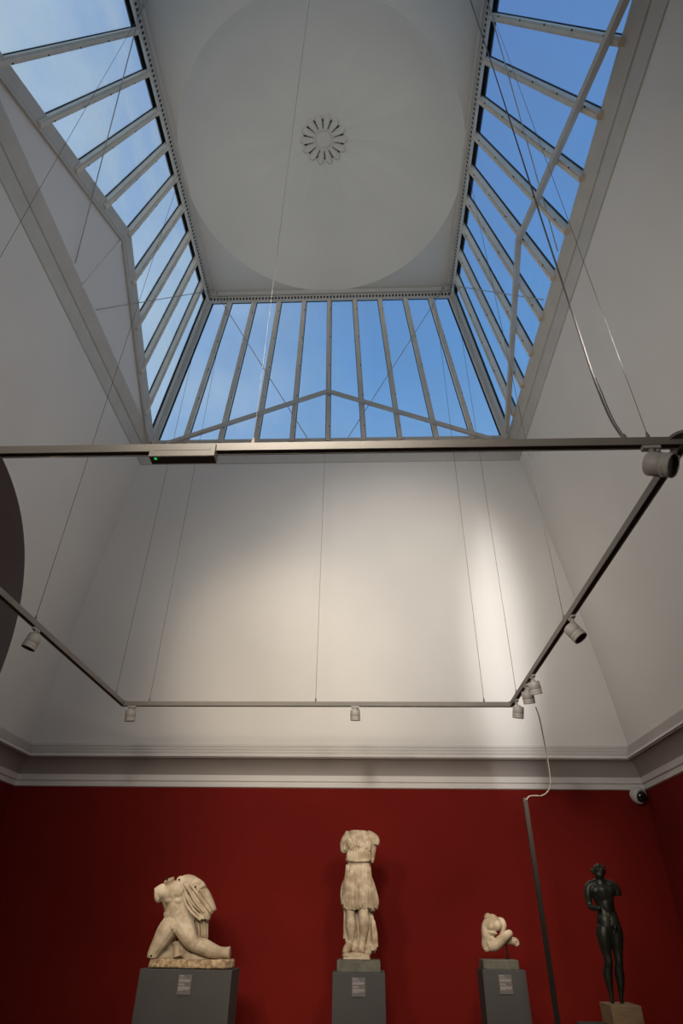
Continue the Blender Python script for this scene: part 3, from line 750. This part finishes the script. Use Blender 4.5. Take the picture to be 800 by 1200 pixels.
B.ell(300, 355, -0.08, 22, 30, 0.05); B.ell(352, 355, -0.08, 22, 30, 0.05)
B.chain([(365, 170, 0.0, 34), (405, 165, 0.02, 38), (450, 192, 0.03, 40), (472, 212, 0.0, 40), (485, 225, -0.02, 34)])  # raised shoulder, right
B.chain([(355, 160, 0.0, 24), (362, 158, -0.06, 22)])
B.chain([(455, 185, 0.0, 34), (455, 196, -0.08, 28)])
B.chain([(312, 410, 0.0, 60), (278, 460, -0.04, 57), (240, 530, -0.08, 44), (212, 585, -0.11, 34), (206, 610, -0.11, 30)])  # kneeling thigh
B.chain([(208, 600, -0.06, 28), (255, 605, 0.08, 30), (320, 605, 0.16, 26)])
B.chain([(362, 405, 0.01, 62), (396, 450, -0.07, 57), (428, 500, -0.14, 46), (448, 528, -0.16, 40)])    # stretched leg: thigh
B.ell(448, 528, -0.17, 38, 36, 0.085)
B.chain([(448, 530, -0.15, 37), (500, 545, -0.12, 40), (555, 572, -0.08, 36), (600, 580, -0.04, 27), (645, 580, -0.02, 27)])
B.chain([(628, 580, -0.02, 24), (644, 581, -0.02, 31), (650, 581, -0.02, 30)])
B.ell(328, 430, -0.12, 16, 20, 0.035); B.ell(336, 452, -0.12, 14, 14, 0.03); B.ell(318, 450, -0.12, 12, 13, 0.03)
B.chain([(322, 420, -0.14, 9), (328, 446, -0.16, 8)])
B.chain([(330, 515, 0.08, 30), (330, 560, 0.08, 22), (335, 612, 0.06, 30)])     # support strut between the legs
B.chain([(285, 470, 0.10, 40), (280, 540, 0.12, 30), (262, 600, 0.10, 34)], flat=0.8)
B.chain([(345, 300, 0.02, 60), (372, 360, 0.03, 60), (392, 420, 0.04, 56)], flat=0.6)
B.chain([(380, 480, 0.10, 46), (385, 540, 0.12, 40), (395, 600, 0.10, 44)], flat=0.8)
B.build('body', MARBLE, fig, 0.009, 4)
for (u, v, dy) in ((292, 156, -0.118), (364, 158, -0.14), (460, 200, -0.155), (209, 598, -0.185)):
    c_ = B.pt(u, v, dy); bm = bmesh.new(); q = Vector((-0.1, -1, 0.15)).to_track_quat('Z', 'Y').to_matrix().to_4x4(); q.translation = c_; lathe(bm, [(0, 0), (0.014, 0), (0.011, 0.016), (0, 0.018)], q, 14); from_bm('dowel_hole', bm, BLACK, fig)
B = Blob(140, 1000, 5, YS)
# cloak: hanging mass behind plus falling fold over the arm
B.chain([(400, 200, 0.08, 44), (430, 270, 0.10, 50), (460, 350, 0.10, 54), (470, 430, 0.12, 40), (472, 500, 0.12, 36), (465, 560, 0.1, 36), (440, 610, 0.06, 50)], flat=0.7)
B.chain([(440, 200, 0.04, 44), (478, 250, 0.02, 50), (510, 300, 0.0, 46), (538, 340, -0.02, 34), (545, 352, -0.02, 28)], flat=0.8)
B.chain([(500, 330, -0.02, 30), (512, 370, -0.02, 26), (508, 388, -0.02, 16)])
folds = [[(376, 185), (400, 240), (440, 300), (490, 350)], [(385, 175), (420, 225), (455, 290), (505, 345)], [(400, 175), (440, 240), (480, 300), (522, 345)], [(420, 180), (470, 245), (510, 300), (542, 345)],
         [(440, 220), (490, 260), (530, 310), (560, 340)], [(480, 215), (505, 250), (540, 300), (562, 335)], [(380, 200), (405, 270), (440, 330), (500, 385)], [(376, 215), (395, 290), (430, 345), (485, 392)],
         [(470, 370), (478, 430), (480, 490)], [(490, 390), (495, 440), (496, 495)], [(455, 390), (462, 450), (462, 500)]]
for i, f in enumerate(folds):
    B.chain([(u, v, -0.060-0.03*(i % 2) if i < 8 else 0.03, (8 if i % 2 else 6.5)) for u, v in f], seg=8)
for i, x in enumerate((392, 408, 425, 440, 456, 470)):
    B.chain([(x+8, 520, 0.02, 7), (x-2+5*(i % 2), 560, -0.02, 9), (x-8+i*3, 612, -0.06, 10)], seg=8)
B.chain([(385, 600, -0.02, 26), (430, 600, -0.03, 36), (480, 605, -0.02, 28), (560, 622, 0.0, 22)])
B.build('cloak', MARBLE, fig, 0.0055, 1)
B = Blob(140, 1000, 5, YS)
# irregular slab
bpts = []
rn = random.Random(3)
cL, cR = B.pt(178, 650), B.pt(668, 650)
NB = 40; zt0 = B.pt(400, 622).z; zb0 = ZK+0.008
top = []; bot = []
for i in range(NB):
    a = 2*math.pi*i/NB; x = math.cos(a); y = math.sin(a); q = 1/max(abs(x), abs(y))**0.8
    wx = (cR.x-cL.x)/2*min(1, abs(x)*q)*(1 if x > 0 else -1)*(1+rn.uniform(-.015, .015)); wy = 0.235*y*q*(1+rn.uniform(-.06, .06))
    c = (cL.x+cR.x)/2
    top.append(B.bm.verts.new((c+wx*0.985, YS+0.02+wy*0.96, zt0+rn.uniform(-.012, .014)))); bot.append(B.bm.verts.new((c+wx, YS+0.02+wy, zb0)))
B.bm.faces.new(top); B.bm.faces.new(bot[::-1])
for i in range(NB): B.bm.faces.new((bot[i], bot[(i+1) % NB], top[(i+1) % NB], top[i]))
B.build('rock_base', ROCKM, fig, 0.012, 1, rough=0.02)

# --- draped standing figure
YD = YT+0.30
fig = empty('draped_statue', (at(420, 1125, YD).x, YD, at(420, 1125.5, YT+.05).z))
tag(fig, 'tall cream marble headless standing figure in a belted tunic', 'statue')
B = Blob(370, 960, 5, YD)
# torso and bodice
B.chain([(252, 68, 0.0, 50), (252, 84, 0.0, 72), (254, 120, 0.0, 80), (252, 160, 0.0, 74), (250, 205, 0.0, 68), (250, 240, 0.0, 66)], flat=0.75)
B.ell(215, 150, -0.085, 32, 30, 0.045); B.ell(288, 150, -0.085, 32, 30, 0.045)
B.chain([(212, 104, 0, 36), (184, 116, 0, 32), (168, 140, -0.01, 26), (164, 180, -0.01, 22), (164, 196, 0, 14)])  # sleeve left
B.chain([(185, 120, 0.0, 30), (195, 180, 0.02, 22), (185, 240, 0.03, 12)])
B.chain([(298, 100, 0, 36), (332, 114, 0, 34), (346, 130, -0.02, 30), (344, 152, -0.02, 22)])
B.chain([(330, 130, 0.0, 30), (330, 190, 0.02, 22), (326, 255, 0.02, 12)])
B.chain([(205, 88, -0.04, 14), (225, 102, -0.11, 8), (252, 108, -0.13, 8), (278, 102, -0.11, 8), (300, 88, -0.04, 14)])
B.chain([(185, 72, 0.02, 10), (180, 90, 0.0, 16)])
for i in range(11):                                       # gathered folds above the belt
    u = 190+12.5*i; B.chain([(u+(250-u)*0.25, 170+8*(i % 2), -0.105+0.0009*abs(u-250)**1.0*0.6, 4), (u, 205, -0.150+0.0008*abs(u-250), 5.5), (u, 240, -0.150+0.0009*abs(u-250), 6)], seg=8)
B.chain([(182, 238, 0.0, 10), (200, 245, -0.10, 9), (250, 250, -0.145, 8), (300, 245, -0.10, 9), (322, 238, 0.0, 10)])
# hips and short skirt
B.chain([(250, 248, 0.0, 66), (250, 290, 0.0, 76), (248, 340, 0.0, 80), (244, 400, 0.0, 82), (238, 460, 0.0, 84), (236, 515, 0.0, 80), (236, 532, 0.0, 74)], flat=0.72)
B.chain([(208, 330, -0.035, 38), (200, 400, -0.045, 44), (198, 470, -0.045, 42), (200, 528, -0.04, 36)])
B.chain([(285, 330, -0.035, 38), (285, 400, -0.045, 42), (280, 470, -0.045, 38), (278, 520, -0.035, 32)])
B.ell(248, 320, -0.085, 36, 44, 0.045)
for (a, b, c, d_, e_, f_) in [(205, 95, 222, 130, 232, 168), (222, 98, 238, 130, 245, 165), (290, 95, 278, 130, 268, 168), (308, 100, 300, 140, 292, 175), (186, 110, 200, 150, 206, 180), (252, 110, 254, 140, 256, 168), (318, 110, 318, 150, 312, 190), (176, 120, 172, 150, 170, 185), (346, 115, 350, 130, 348, 150)]:
    B.chain([(a, b, -0.10, 4), (c, d_, -0.145+0.0009*abs(c-250), 6), (e_, f_, -0.14+0.0006*abs(e_-250), 5)], seg=8)
B.chain([(190, 350, 0.04, 26), (166, 400, 0.03, 20), (158, 450, 0.0, 16), (158, 500, 0.0, 10)])
B.chain([(310, 360, 0.04, 28), (335, 430, 0.05, 24), (350, 480, 0.04, 20), (350, 530, 0.02, 12)])
B.chain([(325, 450, 0.0, 22), (332, 500, -0.02, 20), (330, 540, -0.02, 14)])
sk = [(180, 270, 160, 500), (192, 265, 170, 520), (205, 262, 182, 528), (212, 265, 200, 530), (236, 370, 226, 534), (248, 380, 240, 528), (258, 370, 262, 522), (300, 265, 300, 520), (310, 270, 318, 525), (318, 280, 335, 535), (316, 300, 350, 520), (268, 400, 285, 525), (220, 420, 210, 530)]
for i, (a, b, c, d_) in enumerate(sk):
    e = 0.0010*abs((a+c)/2-245)
    B.chain([(a, b, -0.130+e, 5), ((a+c)/2+3*(-1)**i, (b+d_)/2, -0.180+e, 7), (c, d_, -0.165+e*1.2, 8)], seg=8)
for i in range(9):
    u = 172+18*i
    B.chain([(u, 430+8*(i % 3), -0.10+0.0009*abs(u-240), 4), (u-2+4*(i % 2), 480, -0.135+0.0011*abs(u-240), 7), (u-3, 522+4*(i % 2), -0.125+0.0012*abs(u-240), 8)], seg=8)
B.build('tunic', MARBLE2, fig, 0.0050, 1, rough=0.006)
B = Blob(370, 960, 5, YD)
B.chain([(205, 500, -0.03, 34), (202, 560, -0.05, 29), (204, 620, -0.06, 29), (206, 680, -0.04, 22), (202, 715, -0.03, 19), (196, 740, -0.04, 21)])
B.chain([(198, 730, -0.03, 22), (182, 762, -0.09, 22), (172, 778, -0.13, 18), (164, 786, -0.15, 12)])
B.chain([(278, 500, -0.03, 34), (278, 560, -0.06, 30), (284, 610, -0.07, 30), (278, 680, -0.05, 22), (272, 715, -0.04, 20), (272, 745, -0.05, 22)])
B.chain([(272, 735, -0.04, 22), (266, 765, -0.10, 22), (262, 782, -0.14, 16)])
B.ell(204, 548, -0.07, 26, 20, 0.05); B.ell(280, 550, -0.08, 27, 20, 0.05)
B.build('legs', MARBLE2, fig, 0.0075, 4)
B = Blob(370, 960, 5, YD)
B.chain([(250, 520, 0.09, 84), (252, 600, 0.09, 88), (262, 680, 0.09, 86), (270, 740, 0.08, 84), (268, 770, 0.07, 76)], flat=0.45)
for i, (a, b, c, d_) in enumerate([(166, 520, 168, 700), (172, 540, 172, 700), (182, 545, 180, 720), (236, 560, 230, 780), (244, 580, 246, 780), (256, 560, 262, 770), (310, 560, 300, 775), (318, 560, 318, 780), (326, 560, 336, 770), (334, 570, 348, 765), (340, 590, 356, 750), (225, 600, 220, 770)]):
    B.chain([(a, b, 0.0, 5), ((a+c)/2+4*(-1)**i, (b+d_)/2, -0.02, 8), (c, d_, -0.03, 9)], seg=8)
B.chain([(290, 740, -0.04, 20), (310, 775, -0.06, 18), (285, 785, -0.08, 14)]); B.chain([(225, 740, -0.03, 16), (215, 775, -0.05, 14)])
B.build('mantle', MARBLE2, fig, 0.0050, 1, rough=0.006)
B = Blob(370, 960, 5, YD)
a, b = B.pt(162, 815), B.pt(318, 815)
zb = fig.location.z
for (x0, x1, y0, y1, z1) in [(a.x, b.x, -0.20, 0.16, B.pt(0, 806).z), (a.x+0.02, b.x-0.01, -0.18, 0.15, B.pt(0, 788).z)]:
    add_box(B.bm, ((x0+x1)/2, YD+(y0+y1)/2, (zb+z1)/2), ((x1-x0)/2, (y1-y0)/2, (z1-zb)/2))
B.ell(235, 795, -0.10, 60, 16, 0.10); B.ell(180, 795, -0.12, 26, 13, 0.09)
B.build('rock_base', MARBLE2, fig, 0.010, 3, rough=0.015)

# --- small crouching torso
YC = YT+0.26
ztb = at(590, 1125, YT+.05).z
fig = empty('crouching_torso', (at(590, 1125, YC).x, YC, ztb))
tag(fig, 'small cream marble fragment of a crouching figure mounted on a rod', 'statue')
B = Blob(540, 1050, 8, YC)
B.chain([(262, 215, 0.0, 52), (270, 265, 0.0, 76), (262, 330, 0.0, 66), (250, 400, 0.0, 56), (238, 460, 0.0, 46), (240, 495, 0.0, 34)], flat=0.85)
B.ell(250, 200, 0.0, 34, 36, 0.06, 20); B.ell(300, 225, 0.0, 66, 48, 0.07, 25)
B.ell(335, 275, -0.03, 42, 46, 0.06, 15); B.ell(270, 285, -0.05, 44, 40, 0.06)
B.ell(285, 345, -0.05, 50, 18, 0.05, 8); B.ell(225, 350, 0.0, 34, 90, 0.08); B.ell(278, 395, -0.03, 40, 22, 0.05, 10)
B.chain([(350, 230, 0.05, 28), (385, 235, 0.05, 30), (402, 275, 0.04, 30), (395, 325, 0.03, 24), (385, 370, 0.04, 26)])     # arm behind
B.chain([(262, 470, -0.02, 44), (320, 455, -0.05, 46), (370, 410, -0.07, 42), (415, 370, -0.08, 38), (440, 352, -0.08, 33)])   # drawn-up thigh
B.ell(443, 352, -0.08, 32, 32, 0.055)
B.chain([(300, 480, 0.02, 36), (360, 440, 0.04, 34), (430, 415, 0.04, 34), (480, 420, 0.02, 34), (520, 430, 0.0, 28)])     # other leg
B.chain([(500, 405, 0.0, 20), (528, 425, 0.0, 16), (532, 455, 0.0, 14), (505, 462, 0.0, 10)])
B.chain([(240, 490, -0.02, 34), (248, 518, -0.02, 24)]); B.chain([(262, 470, -0.06, 20), (272, 500, -0.05, 14)])
B.build('torso', MARBLE, fig, 0.006, 4, rough=0.004)
bm = bmesh.new(); r0 = B.pt(428, 440, 0.05) if False else at(540+428/8, 1050+455/8, YC)
tube(bm, [(r0.x, YC+0.05, ztb), (r0.x, YC+0.05, r0.z+0.02)], 0.012, 12)
lathe(bm, [(0, 0), (0.045, 0), (0.045, 0.008), (0, 0.008)], Matrix.Translation((r0.x, YC+0.05, ztb)), 20)
from_bm('mounting_rod', bm, BLACK, fig)

# --- bronze youth
YY = YBZ+0.18
fig = empty('bronze_statue', (at(732, 1177, YY).x, YY, ZW))
tag(fig, 'dark bronze standing nude male figure with broken arms on a wooden block', 'statue')
B = Blob(660, 1000, 6, YY)
B.chain([(262, 218, 0.0, 62), (266, 250, 0.0, 88), (276, 290, 0.0, 84), (290, 345, 0.0, 68), (300, 395, 0.0, 64), (308, 440, 0.0, 74), (312, 490, 0.0, 78), (318, 525, 0.0, 72)], flat=0.62)
B.ell(232, 262, -0.045, 42, 32, 0.035, -6); B.ell(312, 262, -0.045, 42, 32, 0.035, 6)
B.ell(298, 365, -0.05, 34, 60, 0.025); B.ell(275, 330, -0.045, 22, 16, 0.022); B.ell(318, 330, -0.045, 22, 16, 0.022)
B.chain([(225, 218, 0.0, 34), (195, 226, 0.0, 32), (176, 245, 0.0, 31), (172, 290, 0.0, 27), (178, 335, 0.005, 24), (188, 372, 0.0, 22)])
B.chain([(188, 372, 0.0, 23), (200, 385, -0.05, 20), (222, 388, -0.10, 17), (238, 385, -0.115, 16)])
B.chain([(310, 220, 0.0, 34), (345, 230, 0.0, 33), (368, 250, 0.0, 32), (378, 275, 0.0, 29), (384, 300, 0.0, 26)])
B.chain([(258, 220, 0.0, 44), (252, 190, -0.01, 33), (248, 165, -0.015, 30), (248, 150, -0.02, 30)])
B.chain([(200, 226, 0.0, 28), (235, 208, 0.01, 30), (262, 200, 0.01, 32), (300, 210, 0.01, 30), (340, 228, 0.0, 28)])
B.ell(246, 130, -0.02, 40, 46, 0.062, 0); B.ell(242, 156, -0.045, 24, 26, 0.038)              # skull, jaw
B.chain([(248, 118, -0.080, 5), (249, 138, -0.094, 7), (248, 143, -0.090, 7)])                     # nose
B.chain([(222, 118, -0.070, 6), (236, 114, -0.078, 6), (262, 114, -0.078, 6), (276, 118, -0.068, 6)], seg=8)   # brow
B.ell(232, 127, -0.072, 8, 5, 0.008); B.ell(264, 127, -0.072, 8, 5, 0.008)
B.chain([(235, 156, -0.078, 4), (247, 158, -0.084, 5), (260, 156, -0.078, 4)], seg=8)
B.ell(205, 132, -0.01, 8, 16, 0.018); B.ell(288, 130, -0.01, 8, 16, 0.018)
B.chain([(282, 520, -0.005, 50), (280, 570, -0.01, 50), (290, 640, -0.01, 42), (304, 710, -0.01, 32), (314, 755, -0.015, 28), (314, 800, 0.0, 29), (314, 850, 0.01, 32), (322, 910, 0.005, 26), (334, 980, 0.0, 17), (342, 1030, 0.0, 14), (346, 1058, 0.0, 12)])
B.chain([(352, 520, -0.005, 52), (366, 570, -0.01, 50), (374, 640, -0.01, 42), (380, 700, -0.01, 33), (386, 755, -0.015, 28), (388, 800, 0.0, 29), (396, 855, 0.01, 33), (402, 910, 0.005, 27), (404, 980, 0.0, 17), (408, 1030, 0.0, 14), (411, 1058, 0.0, 12)])
B.ell(304, 500, 0.0, 62, 92, 0.084, -6); B.ell(338, 500, 0.0, 60, 92, 0.084, 6)
B.ell(316, 752, -0.04, 16, 18, 0.02); B.ell(388, 752, -0.04, 16, 18, 0.02)
B.ell(338, 515, -0.105, 18, 20, 0.024); B.chain([(336, 498, -0.11, 8), (336, 525, -0.130, 8), (337, 545, -0.12, 6)])
B.build('body', BRONZE, fig, 0.0055, 3)
B = Blob(660, 1000, 6, YY)
rn = random.Random(9)
for i in range(46):                                      # short curls
    a = rn.uniform(0, 2*math.pi); e = rn.uniform(0.05, 1.3)
    u = 246+42*math.cos(a)*math.cos(e); dyy = -0.015+0.066*math.sin(a)*math.cos(e); v = 122-44*math.sin(e)
    if dyy < -0.045 and v > 104: continue
    B.ell(u, v, dyy, 9, 8, 0.013)
B.ell(247, 112, 0.0, 40, 34, 0.06)
B.chain([(202, 122, 0.0, 10), (193, 118, 0.0, 9), (189, 110, 0.0, 5)], seg=8); B.chain([(270, 92, 0.0, 10), (281, 86, 0.0, 8), (284, 78, 0.0, 4)], seg=8)
B.build('hair', BRONZE, fig, 0.0045, 1)
